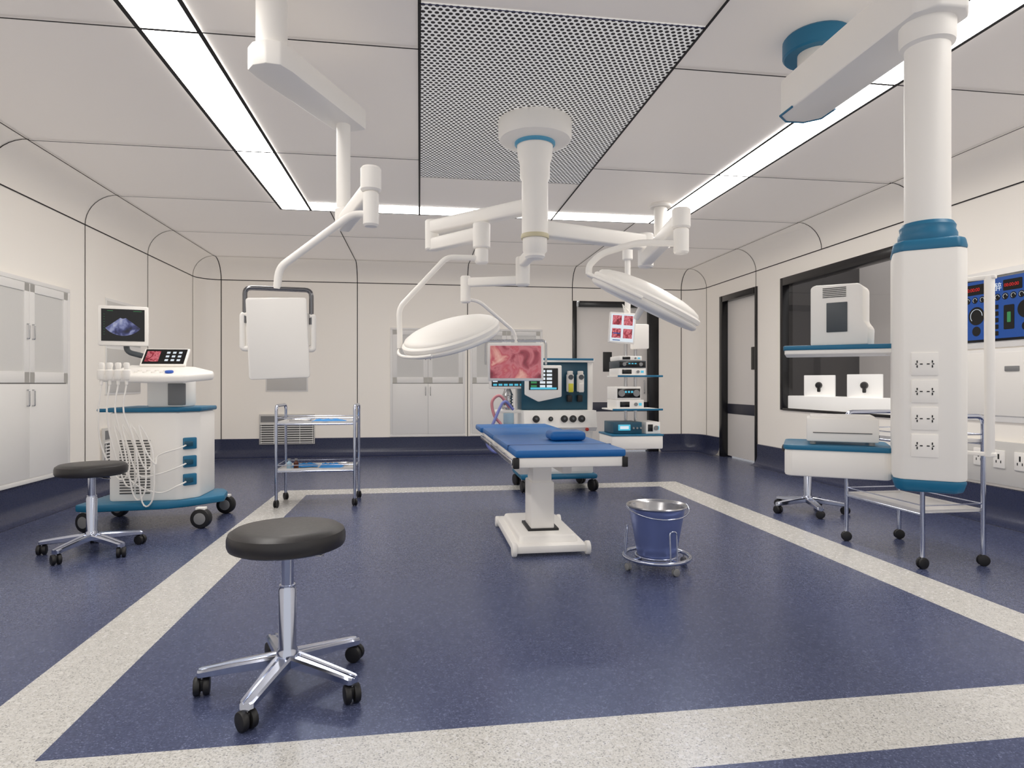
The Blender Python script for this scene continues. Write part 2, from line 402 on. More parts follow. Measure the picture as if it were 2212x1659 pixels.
# ------------------------------------------------------------ observation window
r=thing('window_1',None,'wide black-framed observation window onto scrub area','window',mx=pm((XR,W1,WZ0),(0,-1,0),(0,0,1)),kind='structure')
ww=W1-W0; wh=WZ1-WZ0
g=G(); fw=.06
g.box((fw/2,wh/2,-.05),(fw,wh,.14),.004); g.box((ww-fw/2,wh/2,-.05),(fw,wh,.14),.004); g.box((ww/2,.01,-.0),(ww-2*fw+.01,.03,.04),.004); g.box((ww/2,wh-.05,-.05),(ww-2*fw+.01,.1,.14),.004)
part(g,'window_frame',BLK2,r,label='glossy black window frame')
part(G().poly([(.04,.02,-.025),(ww-.04,.02,-.025),(ww-.04,wh-.04,-.025),(.04,wh-.04,-.025)]),'glass',GLASS,r)
g=G(); g.box((ww/2,.1,-.2),(ww-.12,.16,.3),.01); part(g,'sill',mat('sill_white','#f2efe9',.4,es=.45),r)  # sill glows by itself to look lit behind the glass
g=G().box((6.0,6.4,1.5),(.05,3.2,2.9)); part(g,'wall_scrub',mat('scrub_wall','#b9b3af',.5,es=.22),label='pale wall of the scrub area beyond window',cat='wall',**ST)  # wall emission replaces lighting in the unlit scrub area
g=G().box((5.3,7.95,1.5),(1.4,.05,2.9)); part(g,'wall_scrub_end',mat('scrub_end_wall','#4d4b4c',.5),label='dark grey end wall of the scrub area',cat='wall',**ST)
DW=mat('dispenser_white','#f4f1ec',.4,es=.35)  # added glow makes the dispensers look lit in the dark alcove
for yy in (6.98,6.2):
    t=thing('soap_dispenser',(4.74,yy,.955),'white plate-mounted soap dispenser with black sensor spout on sill','dispenser',rz=-45,group='dispensers on the window sill')
    part(G().box((0,0,.125),(.34,.05,.25),.006),'body',DW,t)
    g=G(); g.lathe([(0,0),(.03,.0),(.04,.03),(.03,.06),(0,.07)],mx=pm((.0,-.025,.13),(1,0,0),(0,0,1))); g.box((0,-.05,.08),(.035,.04,.06),.01); part(g,'sensor_spout',BLACK,t)
# ------------------------------------------------------------ wall cabinets
def cabinet(mx,w,h,split,label,grp='recessed wall cabinets'):
    r=thing('storage_cabinet',None,label,'cabinet',mx=mx@Matrix.Translation((0,0,.009)),group=grp)
    g=G(); b=.035
    g.box((w/2,b/2,.008),(w,b,.03),.003); g.box((w/2,h-b/2,.008),(w,b,.03),.003); g.box((b/2,h/2,.008),(b,h-2*b,.03),.003); g.box((w-b/2,h/2,.008),(b,h-2*b,.03),.003)
    g.m(1).box((w/2,h/2,.0),(w-2*b,h-2*b,.008))
    part(g,'body',[CAB,GREY if 'glazed' in label else GAPG],r)
    dw=(w-2*b)/2-.003
    for i in (0,1):
        x0=b+.001+i*((w-2*b)/2); cx=x0+dw/2+.001
        z0,z1=b+.003,split-.005
        d=part(G().box((cx,(z0+z1)/2,.012),(dw,z1-z0,.02),.003),'door',CAB,r)
        hx=cx+(dw/2-.035)*(1 if i==0 else -1)
        g=G().tube([(hx,z1-.18,.022),(hx,z1-.18,.04),(hx,z1-.05,.04),(hx,z1-.05,.022)],.006,f=.01); part(g,'handle',STEEL,d)
        z0,z1=split+.005,h-b-.003; fr_=.07
        g=G(); g.box((cx,z0+fr_/2+.01,.012),(dw,fr_+.02,.02),.003); g.box((cx,z1-fr_/2,.012),(dw,fr_,.02),.003)
        g.box((x0+fr_/2,(z0+z1)/2,.012),(fr_,z1-z0,.02),.003); g.box((x0+dw-fr_/2,(z0+z1)/2,.012),(fr_,z1-z0,.02),.003)
        d=part(g,'door',CAB,r)
        part(G().box((cx,(z0+z1)/2,.008),(dw-2*fr_+.01,z1-z0-2*fr_+.01,.006)),'glass_pane',FROST,d,label='frosted glass pane')
        g=G().tube([(hx,z0+.36,.022),(hx,z0+.36,.04),(hx,z0+.48,.04),(hx,z0+.48,.022)],.006,f=.01); part(g,'handle',STEEL,d)
    return r
cabinet(pm((XL,5.12,.285),(0,1,0),(0,0,1)),1.22,1.68,.82,'pale grey glazed cabinet with frosted upper doors, beside ultrasound machine')
cabinet(pm((-.444,YB,.29),(1,0,0),(0,0,1)),1.15,1.675,.82,'pale grey recessed cabinet with frosted upper doors')
cabinet(pm((.78,YB,.29),(1,0,0),(0,0,1)),1.15,1.675,.82,'pale grey recessed cabinet with frosted upper doors')
def panel(mx,w,h,label):
    r=thing('viewing_panel',None,label,'wall panel',mx=mx@Matrix.Translation((0,0,.002)))
    part(G().box((w/2,h/2,.006),(w,h,.012),.002),'body',CAB,r)
    part(G().box((w/2,h*.25,.014),(w-.04,h*.46,.008),.002),'lower_plate',GREYP,r)
    part(G().box((w/2,h*.75,.014),(w-.04,h*.44,.008),.002),'upper_plate',GREYP,r)
panel(pm((XL,7.05,.99),(0,1,0),(0,0,1)),.82,1.0,'flush grey x-ray viewing panel on wall')
panel(pm((-2.27,YB,.985),(1,0,0),(0,0,1)),.61,.95,'flush grey x-ray viewing panel on wall')
def vent(mx,w,h,label):
    r=thing('return_air_vent',None,label,'vent',mx=mx@Matrix.Translation((0,0,.016)),group='return air vents')
    part(G().box((w/2,h/2,.012),(w,h,.024),.003),'frame',GREYP,r)
    g=G(); g.box((w/2,h*.34,.022),(w-.03,h*.62,.006)); part(g,'recess',[SLOT],r)
    part(G().box((w*.25,h*.84,.024),(w*.44,h*.2,.006)),'open_niche',GREY,r)
    g=G()
    n=9
    for i in range(n): g.box((w/2,.03+(h*.6)*i/(n-1),.028),(w-.04,.014,.01),.002)
    for i in range(5): g.box((.03+(w-.06)*i/4,h*.33,.03),(.006,h*.62,.008))
    part(g,'grille',CAB,r)
vent(pm((-2.357,YB,.2),(1,0,0),(0,0,1)),.8,.45,'grey metal return air grille low on wall')
vent(pm((XL,6.95,.2),(0,1,0),(0,0,1)),.8,.45,'grey metal return air grille low on wall')
# ------------------------------------------------------------ right wall control panel
r=thing('control_panel',None,'recessed operating room control touchscreen, blue interface','control panel',mx=pm((XR-.002,4.90,1.40),(0,-1,0),(0,0,1)))
part(G().box((.62,.3,.01),(1.24,.62,.02),.003),'frame',CAB,r)
part(G().box((.57,.3,.024),(1.1,.52,.012),.003),'screen_bezel',BLK2,r)
g=G(); g.box((.57,.3,.032),(1.06,.48,.003)); z=.0345
T=lambda x,y:Matrix.Translation((x,y,z+.002))
g.m(1)
for x,w in ((.29,.2),(.63,.16)): g.prism(rrect(w,.085,.008,x,.47),z,z+.001)
for i in range(9): g.disc((.16+i*.068,.385,z+.0005),.027)
g.disc((.31,.255,z+.0005),.075); g.disc((.31,.13,z+.0005),.04); g.prism(rrect(.09,.19,.01,.6,.22),z,z+.001); g.disc((.74,.27,z+.0005),.07); g.disc((.74,.14,z+.0005),.035)
for i in range(5): g.prism(rrect(.07,.036,.006,.475,.10+i*.052),z,z+.001)
for i in range(5): g.disc((.14,.11+i*.05,z+.0005),.014)
for i in range(4):
    for j in range(3): g.prism(rrect(.05,.035,.006,.87+j*.075,.13+i*.055),z,z+.001)
g.m(2)
g.text('手术',.07,T(.07,.44)); g.text('麻醉',.07,T(.40,.44)); g.text('16:20',.045,T(.73,.45))
for i in range(9): g.tube([(.16+i*.068+.018*math.cos(a*.7),.385+.018*math.sin(a*.7),z+.0015) for a in range(7)],.0012,n=4)
g.tube([(.31+.055*math.cos(a*.35),.255+.055*math.sin(a*.35),z+.0015) for a in range(12)],.002,n=4)
g.m(3).text('00:00:00',.04,T(.205,.458)); g.text('00:00:00',.036,T(.56,.458))
g.m(4); g.prism(rrect(.03,.08,.005,.6,.22),z+.001,z+.002)
g.m(5)
for i in range(5): g.box((.19,.11+i*.05,z+.001),(.05,.005,.001))
part(g,'touchscreen',[SBLUE,SCRB,SWHITE,SRED,SGRN,SCYAN],r,label='blue interface with black gauges and red timers')
r=thing('writing_desk_cabinet',None,'flush white fold-down cabinet below control panel','cabinet',mx=pm((XR-.002,4.90,.8),(0,-1,0),(0,0,1)))
part(G().box((.62,.29,.008),(1.24,.58,.016),.003),'body',CAB,r)
part(G().box((.62,.3,.02),(1.16,.5,.012),.004),'door',PLAST,r)
part(G().box((.62,.42,.03),(.12,.04,.012),.004),'handle',GREY,r)
r=thing('socket_panel',None,'grey wall panel with medical gas and power sockets','outlet panel',mx=pm((XR-.016,5.4,.31),(0,-1,0),(0,0,1)))
part(G().box((1.0,.17,.01),(2.0,.34,.02),.004),'panel',GREYP,r)
for i,x in enumerate((.66,.84,1.02,1.2)):
    g=G().box((x,.2,.025),(.1,.14,.012),.004)
    if i==0: g.m(2).cyl((x,.2,.03),(x,.2,.05),.02)
    else: g.m(1); g.box((x,.22,.032),(.012,.04,.003)); g.box((x-.02,.18,.032),(.006,.02,.003)); g.box((x+.02,.18,.032),(.006,.02,.003))
    part(g,'socket',[PLAST,BLACK,YEL],r)
# ------------------------------------------------------------ stool
def caster(g,x,y,r=.03,top=.085,ang=0,w=.05,m0=0,m1=1):
    M=rotz(ang,(x,y,0))
    g.m(m0); g.cyl((-w/2,0,r),(-w*.08,0,r),r,b=.006,mx=M,n=20); g.cyl((w*.08,0,r),(w/2,0,r),r,b=.006,mx=M,n=20)
    g.box((0,.006,r*1.15),(w*.5,r*1.3,r*1.3),.006,mx=M)
    g.m(m1); g.cyl((0,0,r*1.5),(0,0,top),r*.27,mx=M,n=12)
stool=thing('rolling_stool',(-.475,2.40,0),'black padded rolling stool on five-star chrome base','stool',group='rolling stools')
g=G().lathe([(0,.505),(.12,.505),(.185,.508),(.200,.515),(.205,.528),(.205,.552),(.2,.568),(.183,.579),(.14,.583),(0,.584)],n=48); part(g,'seat',LEATH,stool)
g=G().lathe([(0,.085),(.042,.085),(.044,.11),(.036,.135),(.0315,.145),(.0315,.355),(.0285,.36),(.0285,.372),(.022,.373),(.022,.49),(.06,.493),(.06,.505),(0,.505)],n=28); part(g,'column',CHROME,stool)
g=G().tube([(.02,-.01,.495),(.07,-.03,.491),(.12,-.05,.487)],.006); g.box((.11,-.046,.487),(.05,.02,.008),.003,rz=-22); part(g,'height_lever',STEEL,stool)
for k in range(5):
    a=-104+72*k; M=rotz(a)
    secs=[]
    for t in (0,.12,.3,.6,.85,.97,1):
        x=.025+.275*t; w=.036-.011*t
        if t==1: w*=.7
        zt_=.125-.028*t-.006*t*t; hh=.042-.014*t
        zb=zt_-hh
        secs.append([(x,-w,zb+.006),(x,-w*.6,zb),(x,w*.6,zb),(x,w,zb+.006),(x,w,zt_-.006),(x,w*.75,zt_),(x,w*.4,zt_),(x,w*.3,zt_-.006),(x,-w*.3,zt_-.006),(x,-w*.4,zt_),(x,-w*.75,zt_),(x,-w,zt_-.006)])
    part(G().loft(secs,mx=M),'leg',CHROME,stool,ang=30)
    g=G(); caster(g,.288*math.cos(rad(a)),.288*math.sin(rad(a)),.032,.07,random.uniform(0,180),.054); part(g,'caster',[BLACK,STEEL],stool)
dup(stool,rotz(0,(-2.12,4.50,0)),'black padded rolling stool beside the ultrasound machine')
dup(stool,rotz(0,(3.31,5.04,0)),'black padded rolling stool behind the instrument trolley')
# ------------------------------------------------------------ instrument trolley
SHELF=mat('shelf_sheet','#e2e0de',.3,.3)
def trolley(loc,rz,label):
    r=thing('instrument_trolley',loc,label,'trolley',rz=rz,group='instrument trolleys')
    hx,hy=.34,.205
    g=G()
    for sx in (-1,1):
        g.tube([(sx*hx,-hy,.07),(sx*hx,-hy,.905),(sx*hx,hy,.905),(sx*hx,hy,.07)],.0135,n=12,f=.05)
    for zz in (.33,.75):
        g.tube([(-hx,-hy,zz-.01),(hx,-hy,zz-.01)],.008); g.tube([(-hx,hy,zz-.01),(hx,hy,zz-.01)],.008)
    part(g,'frame',CHROME,r)
    for zz in (.33,.75):
        g=G().box((0,0,zz),(2*hx-.02,2*hy-.01,.008),.002)
        for s in (-1,1): g.box((0,s*(hy-.006),zz+.006),(2*hx-.02,.003,.02)); g.box((s*(hx-.012),0,zz+.006),(.003,2*hy-.012,.02))
        part(g,'shelf',SHELF,r)
        g=G().tube([(-hx,-hy,zz+.045),(hx,-hy,zz+.045),(hx,hy,zz+.045),(-hx,hy,zz+.045)],.004,n=8,closed=True); part(g,'guard_rail',CHROME,r)
    for sx in (-1,1):
        for sy in (-1,1):
            g=G(); caster(g,sx*hx,sy*hy,.034,.09,random.uniform(-40,40),.036); part(g,'caster',[BLACK,STEEL],r)
    return r
trolley((-.92,6.085,0),0,'two-tier chrome instrument trolley holding trays and blue drapes')
trolley((3.17,3.725,0),90,'two-tier chrome instrument trolley with bare shelves')
def tray(name,x,y,z,w,d,label,cat,rz=0):
    t=thing(name,(x,y,z),label,cat,rz=rz)
    g=G().loft([[(a[0],a[1],0) for a in rrect(w*.9,d*.9,.02)],[(a[0],a[1],.022) for a in rrect(w,d,.025)],[(a[0],a[1],.022) for a in rrect(w*.96,d*.96,.022)],[(a[0],a[1],.004) for a in rrect(w*.86,d*.86,.02)]])
    part(g,'dish_body' if 'dish' in name else 'tray_body',STEEL,t)
    return t
def cloth(x,y,z,w,d,rz,label,amp=.022):
    t=bmesh.new(); n=12; vs={}
    for i in range(n+1):
        for j in range(n+1):
            xx=(i/n-.5)*w; yy=(j/n-.5)*d
            edge=min(i,j,n-i,n-j)/2; k=min(1,edge)
            vs[i,j]=t.verts.new((xx+.01*math.sin(j*1.3),yy+.01*math.sin(i*.9),.003+k*amp*(.35+.65*abs(math.sin(i*1.1+j*.6))*abs(math.cos(j*.8)))))
    for i in range(n):
        for j in range(n): t.faces.new((vs[i,j],vs[i+1,j],vs[i+1,j+1],vs[i,j+1]))
    g=G(); g._add(t); g.bm.transform(Matrix.Rotation(rad(rz),4,'Z')); o=part(g,'surgical_drape',CLOTH,label=label,cat='drape',ang=70); o.location=(x,y,z)
tray('instrument_tray',-1.08,6.07,.756,.2,.2,'shallow steel tray on the trolley top','tray')
cloth(-.82,6.0,.757,.3,.22,5,'folded blue surgical drape on trolley top',.022)
cloth(-1.05,6.10,.337,.22,.18,10,'crumpled blue drape beside medicine bottles',.03)
cloth(-.80,5.99,.337,.2,.14,-8,'crumpled blue drape beside kidney dish',.04)
tray('kidney_dish',-.74,6.17,.336,.16,.09,'small steel kidney dish on lower shelf','dish',5)
for x,mm,lb in ((-1.16,CLEAR,'small clear glass medicine bottle on lower shelf'),(-1.10,BRN,'small brown glass medicine bottle on lower shelf')):
    t=thing('medicine_bottle',(x,5.94,.336),lb,'bottle')
    part(G().lathe([(0,0),(.02,0),(.022,.005),(.022,.055),(.011,.068),(.011,.076)],n=16),'body',mm,t)
    part(G().cyl((0,0,.076),(0,0,.092),.013,n=16),'cap',GREY,t)
# ------------------------------------------------------------ kick bucket
b=thing('kick_bucket',(1.41,3.645,0),'stainless steel kick bucket on round wheeled stand','bucket')
g=G().lathe([(0,.075),(.108,.075),(.115,.08),(.165,.36)],n=56); g.m(1).lathe([(.165,.36),(.178,.366),(.182,.372),(.178,.378),(.166,.372),(.158,.36),(.108,.09),(0,.088)],n=56); part(g,'bucket_body',[BSTEEL,STEEL],b,label='steel pail with blue floor reflection painted in, bright rim')
pts=[(.188*math.cos(rad(a)),-.188*math.sin(rad(a)),.372-.05*math.sin(rad(a))) for a in range(0,181,10)]
part(G().tube(pts,.005),'handle',CHROME,b)
g=G(); g.tube([(.195*math.cos(rad(a)),.195*math.sin(rad(a)),.07) for a in range(0,360,10)],.012,n=12,closed=True)
g.tube([(.125*math.cos(rad(a)),.125*math.sin(rad(a)),.075) for a in range(0,360,12)],.006,n=10,closed=True)
for a in (20,110,200,290):
    c,s=math.cos(rad(a)),math.sin(rad(a)); g.tube([(.118*c,.118*s,.07),(.195*c,.195*s,.07)],.006)
for a in (-80,170,60):
    c,s=math.cos(rad(a)),math.sin(rad(a)); p=Vector((-s,c,0))*.022; q=Vector((c,s,0))
    g.tube([q*.19-p+Vector((0,0,.07)),q*.178-p+Vector((0,0,.25)),q*.178+p+Vector((0,0,.25)),q*.19+p+Vector((0,0,.07))],.005,f=.02)
part(g,'stand',CHROME,b)
for a in (-78,12,102,192):
    g=G(); caster(g,.195*math.cos(rad(a)),.195*math.sin(rad(a)),.022,.065,a,.03); part(g,'caster',[GREY,STEEL],b)
# ------------------------------------------------------------ operating table
t=thing('operating_table',(.84,4.3,0),'operating table with blue mattress and white pedestal','operating table')
def bx(g,x0,x1,y0,y1,z0,z1,b=.01): return g.box(((x0+x1)/2,(y0+y1)/2,(z0+z1)/2),(x1-x0,y1-y0,z1-z0),b)
g=G(); bx(g,-.25,.23,-.33,.62,.02,.07,.012); g.prism(rrect(.40,.8,.03,-.01,.13),.065,.115,.012,scale=.93)
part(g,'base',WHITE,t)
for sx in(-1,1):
    for y,q in ((-.31,.044),(.56,.04)):
        part(G().cyl((sx*.24-.02,y,q),(sx*.24+.012,y,q),q,b=.008),'wheel',PLAST,t)
g=G(); bx(g,-.12,.09,-.12,.16,.11,.13,.004); part(g,'column_boot',BLACK,t)
g=G(); bx(g,-.10,.06,-.11,.13,.125,.44,.01); bx(g,-.085,.045,-.095,.115,.42,.6,.008); part(g,'column',WHITE,t)
g=G(); bx(g,-.2,.2,-.2,.35,.57,.64,.02); bx(g,-.19,-.12,-.16,.2,.5,.6,.01); bx(g,.1,.17,-.16,.2,.5,.6,.01); part(g,'tilt_carriage',OFFW,t)
g=G(); bx(g,-.30,.32,-.8,.3,.630,.686,.006); bx(g,-.30,.32,.31,1.05,.635,.686,.006); bx(g,-.28,.30,1.06,1.50,.645,.686,.006); part(g,'tabletop_frame',WHITE,t)
for x in (-.325,.345):
    g=G(); g.box((x,-.25,.655),(.012,1.05,.028),.003)
    for y in (-.7,-.3,.1): g.box((x-.012*(1 if x>0 else -1),y,.655),(.02,.03,.02))
    part(g,'side_rail',STEEL,t)
    g=G(); g.box((x,.68,.655),(.012,.7,.028),.003)
    for y in (.45,.9): g.box((x-.012*(1 if x>0 else -1),y,.655),(.02,.03,.02))
    part(g,'side_rail',STEEL,t)
for x in (-.305,.325):
    part(G().box((x,-.79,.655),(.034,.034,.06),.005),'corner_cap',BLACK,t)
for y0,y1,xa,xb in ((-.81,.3,-.31,.33),(.31,1.05,-.31,.33),(1.06,1.52,-.33,.33)):
    g=G(); bx(g,xa,xb,y0,y1,.685,.73,.014); part(g,'mattress_section',BLUE,t)
g=G(); g.box((.01,-.5,.715),(.646,.018,.034),.004); part(g,'strap',mat('strap_blue','#123f74',.5),t)
p=part(G().box((0,0,.032),(.235,.2,.062),.026,seg=4),'head_cushion',BLUE,label='blue vinyl cushion on the operating table',cat='cushion'); p.location=(.955,4.1,.731)
# ------------------------------------------------------------ ultrasound machine
u=thing('ultrasound_machine',(-2.05,5.4,0),'white and teal ultrasound machine with probes and monitor','ultrasound machine')
g=G(); g.prism([(-.46,-.32),(-.36,-.36),(.16,-.30),(.30,-.22),(.50,-.02),(.46,.2),(.40,.32),(-.42,.32)],.155,.21,.015); part(g,'base',TEAL,u)
for x,y in ((-.40,-.28),(-.42,.3),(.40,-.26),(.42,.30)):
    g=G(); M=rotz(75+random.uniform(-10,10),(x,y,0)); g.cyl((-.032,0,.075),(.032,0,.075),.075,b=.012,mx=M,n=28); g.m(1).cyl((-.035,0,.075),(.035,0,.075),.045,b=.004,mx=M); g.m(2).box((0,0,.15),(.05,.07,.02),.004,mx=M)
    part(g,'wheel',[BLACK,GREY,WHITE],u)
BODY=[(-.275,-.22),(.22,-.22),(.34,-.10),(.34,.28),(-.275,.28)]
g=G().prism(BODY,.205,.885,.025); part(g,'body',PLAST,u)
g=G().prism([(x*1.03,y*1.05) for x,y in BODY],.885,.92,.012); g.tube([(-.27,-.2,.9),(-.34,-.22,.9),(-.37,-.16,.9)],.014,f=.03); part(g,'top_trim',TEAL,u)
g=G()
for i in range(20):
    for j in range(2): g.box((-.145+.115*j,-.222,.27+i*.021),(.10,.006,.009))
part(g,'ventilation_grille',SLOT,u)
g=G(); bx(g,-.06,.22,-.1,.2,.915,1.16,.03); part(g,'neck',PLAST,u)
g=G(); g.box((.17,-.105,1.02),(.13,.02,.17),.006); part(g,'neck_panel',GREY,u)
tilt=Matrix.Translation((-.02,-.12,1.19))@Matrix.Rotation(rad(10),4,'X')
g=G(); g.prism([(-.24,-.27),(.1,-.33),(.36,-.30),(.52,-.18),(.50,-.1),(.3,.12),(-.22,.2)],-.03,.03,.02,mx=tilt,seg=3); part(g,'control_console',PLAST,u)
for i in range(4):
    for j in range(2):
        part(G().cyl((-.02+i*.06,-.2+j*.07,.03),(-.02+i*.06,-.2+j*.07,.038),.014,mx=tilt,n=14),'console_knob',OFFW,u)
g=G().cyl((.22,-.22,.03),(.22,-.22,.05),.03,b=.008,mx=tilt); part(g,'trackball',mat('trackball_blue','#2c59b8',.3),u)
tt=Matrix.Translation((.04,.02,1.31))@Matrix.Rotation(rad(50),4,'X')
g=G().box((0,0,0),(.34,.18,.025),.008,mx=tt); g.m(1).box((0,0,.014),(.31,.155,.003),mx=tt)
g.m(2).box((-.09,.0,.0165),(.1,.11,.001),mx=tt); g.m(3)
for i in range(3):
    for j in range(3): g.box((.02+i*.045,-.04+j*.04,.0165),(.025,.02,.001),mx=tt)
part(g,'touch_panel',[PLAST,SCRB,ENDO2,SWHITE],u)
g=G(); g.tube([(.0,.1,1.12),(0,.14,1.28),(-.15,.15,1.32),(-.3,.14,1.36),(-.3,.14,1.45)],.022,f=.05); part(g,'monitor_arm',DGREY,u)
mm=pm((-.30,.09,1.565),Vector((.97,.24,0)),(0,0,1))
g=G().box((0,0,0),(.35,.32,.045),.012,mx=mm); part(g,'monitor_housing',PLAST,u)
g=G().box((0,.005,.024),(.30,.255,.004),mx=mm); g.m(1)
fan=[(.028*math.cos(rad(a)),.085+.028*math.sin(rad(a)),.0275) for a in range(-130,-49,8)]
fan+= [(.155*math.cos(rad(a)),.075+.155*math.sin(rad(a)),.0275) for a in range(-38,-143,-8)]
g.poly(fan,mx=mm); g.m(2)
for i in range(9): g.box((-.13,.09-i*.02,.0272),(.008,.0015,.001),mx=mm)
g.box((.1,.118,.0272),(.06,.003,.001),mx=mm); g.box((-.09,.118,.0272),(.04,.003,.001),mx=mm)
part(g,'monitor_screen',[SCRB,ULTRA,SGRN],u,label='screen showing a blue ultrasound scan')
for i in range(4):
    x=-.25+.062*i; y=-.38-.012*i
    g=G(); g.lathe([(.022,1.13),(.028,1.14),(.028,1.20),(.022,1.205)],mx=Matrix.Translation((x,y,0)),n=18); g.cyl((x,y+.02,1.17),(x,y+.07,1.17),.012); part(g,'probe_holder',PLAST,u)
    g=G(); g.lathe([(0,1.09),(.01,1.095),(.014,1.15),(.017,1.22),(.022,1.24),(.018,1.255),(0,1.258)],mx=Matrix.Translation((x,y,0)),n=16); part(g,'probe',PLAST,u)
    lo=.46-.05*i+random.uniform(-.03,.03)
    ex=.22; ez=(.36,.50,.64,.64)[i]
    pts=[(x,y,1.10),(x-.02,y,.9),(x-.02+.02*i,y+.04,.65),(x+.07,y+.09,lo-.08),(x+.15,y+.08,lo-.04),(x+.14,y+.09,.6),(x+.06,y+.06,.8),(x+.1,y+.06,.62),(x+.16,y+.09,.38+.04*i),(.1,-.28,ez-.08),(ex+.02,-.27,ez-.03),(.29,-.19,ez)]
    g=G(); g.tube(catm(pts,6),.006,n=8); part(g,'probe_cable',PLAST,u)
for zz in (.36,.50,.64):
    g=G(); M=pm((.285,-.165,zz),Vector((.735,.678,0)),(0,0,1)); g.box((0,0,.0),(.1,.09,.03),.008,mx=M); g.m(1).box((-.02,0,.025),(.06,.035,.03),.006,mx=M); part(g,'probe_connector',[TEAL,DTEAL],u)
# ------------------------------------------------------------ anaesthesia machine
a=thing('anaesthesia_machine',(1.41,6.6,0),'white and teal anaesthesia machine with screen and vaporizers','anaesthesia machine')
g=G(); bx(g,-.4,.4,-.3,.3,.13,.18,.02); part(g,'base',TEAL,a)
for x in (-.36,.36):
    for y in (-.25,.25):
        g=G(); caster(g,x,y,.06,.14,random.uniform(-30,30),.06); part(g,'caster',[BLACK,GREY],a)
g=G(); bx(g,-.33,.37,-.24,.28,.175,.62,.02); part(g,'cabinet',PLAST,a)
for z0 in (.2,.34,.48):
    part(bx(G(),-.28,.33,-.252,-.235,z0,z0+.12,.005),'drawer',PLAST,a); 
part(bx(G(),-.1,.14,-.262,-.25,.29,.305,.004),'drawer_handle',TEAL,a)
g=G(); g.loft([[(x,-.30,.62),(x,-.34,.66),(x,-.30,.83),(x,.28,.83),(x,.28,.62)] for x in (-.37,.38)]); part(g,'console',PLAST,a)
mk_=pm((0,-.322,.745),(1,0,0),Vector((0,.04,.17)))
for i,x in enumerate((-.25,-.1,.04,.13,.22)):
    q=.036 if i!=1 else .024
    g=G().cyl((x,0,0),(x,0,.022),q,b=.005,mx=mk_); g.m(1).cyl((x,0,.022),(x,0,.028),.012,mx=mk_); part(g,'gauge' ,[BLACK,DGREY],a)
g=G().cyl((.27,-.34,.64),(.27,-.365,.64),.018,b=.004); part(g,'knob',RED,a)
g=G(); bx(g,-.37,.38,-.14,.28,.83,1.33,.015); part(g,'upper_housing',DTEAL,a)
g=G(); bx(g,-.28,.39,-.2,.29,1.325,1.365,.012); bx(g,.33,.385,-.16,.28,.83,1.33,.01); part(g,'top_shelf',PLAST,a)
g=G(); bx(g,-.27,.38,-.205,-.19,1.345,1.366,.003); part(g,'top_edge',TEAL,a)
g=G(); g.prism([(-.19,-.13),(-.05,-.2),(.1,-.17),(.19,-.15),(.19,.17),(-.19,.17)],-.02,.02,.01,mx=pm((-.165,-.26,1.12),(1,0,0),(0,0,1))); part(g,'monitor_housing',PLAST,a)
M=pm((-.165,-.282,1.13),(1,0,0),(0,0,1)); g=G().box((0,.02,0),(.3,.22,.004),mx=M); g.m(1)
for i in range(5): g.box((-.1,.1-i*.038,.003),(.06,.02,.001),mx=M)
g.m(2)
for i in range(5):
    for j in range(2): g.box((-.01+.07*j,.1-i*.038,.003),(.055,.024,.001),mx=M)
g.m(3).box((0,-.075,.003),(.27,.02,.001),mx=M); part(g,'monitor_screen',[SCRB,SGRN,SWHITE,SCYAN],a)
for i,x in enumerate((.13,.24)):
    g=G(); g.cyl((x,-.2,1.02),(x,-.2,1.20),.038,b=.008); g.cyl((x,-.2,1.2),(x,-.2,1.235),.03,b=.006); g.m(1).cyl((x,-.245,1.17),(x,-.23,1.17),.026); g.m(2).box((x,-.24,1.06),(.05,.012,.09),.004); part(g,'vaporizer',[OFFW,DGREY,YEL if i==0 else OFFW],a)
    part(G().box((x,-.17,.95),(.05,.06,.07),.008),'vaporizer_mount',BLACK,a)
g=G(); bx(g,-.62,-.37,-.12,.1,.80,.83,.006); part(g,'side_arm',PLAST,a)
g=G(); g.cyl((-.5,-.12,.66),(-.5,-.12,.80),.055,b=.006); part(g,'absorber_canister',CLEAR,a)
g=G(); g.cyl((-.5,-.05,.83),(-.5,-.05,.88),.06,b=.01); g.cyl((-.5,-.05,.88),(-.5,-.05,.98),.045,b=.006)
for zz in (.9,.93,.96): g.cyl((-.5,-.05,zz),(-.5,-.05,zz+.012),.055)
g.cyl((-.5,-.05,.98),(-.5,-.05,1.05),.06,.03); part(g,'bellows_valve',STEEL,a)
g=G(); g.tube(catm([(-.5,-.18,.86),(-.6,-.2,.98),(-.68,-.2,.92),(-.66,-.22,.78),(-.6,-.25,.7),(-.58,-.3,.64)]),.015,n=10); part(g,'breathing_hose',PINK,a,label='pink corrugated breathing hose')
g=G(); g.tube(catm([(-.46,-.18,.84),(-.56,-.22,.92),(-.66,-.26,.74),(-.74,-.28,.52),(-.66,-.3,.42),(-.55,-.3,.46),(-.5,-.3,.56)]),.015,n=10); part(g,'breathing_hose',LHOSE,a,label='lavender corrugated breathing hose')
g=G().box((-.5,-.1,1.21),(.4,.04,.32),.012); g.tube([(-.4,0,.83),(-.4,0,1.2),(-.45,-.08,1.2)],.014,f=.03); part(g,'patient_monitor',PLAST,a)
M=pm((-.5,-.122,1.21),(1,0,0),(0,0,1)); g=G().box((0,.0,0),(.35,.27,.004),mx=M)
for k,(mi) in enumerate((1,2,3,4)):
    g.m(mi).box((-.14,.09-.055*k,.003),(.05,.03,.001),mx=M)
    g.box((.03,.09-.055*k,.003),(.24,.006,.001),mx=M)
g.m(3)
for k in range(6): g.box((-.14+.055*k,-.118,.003),(.04,.02,.001),mx=M)
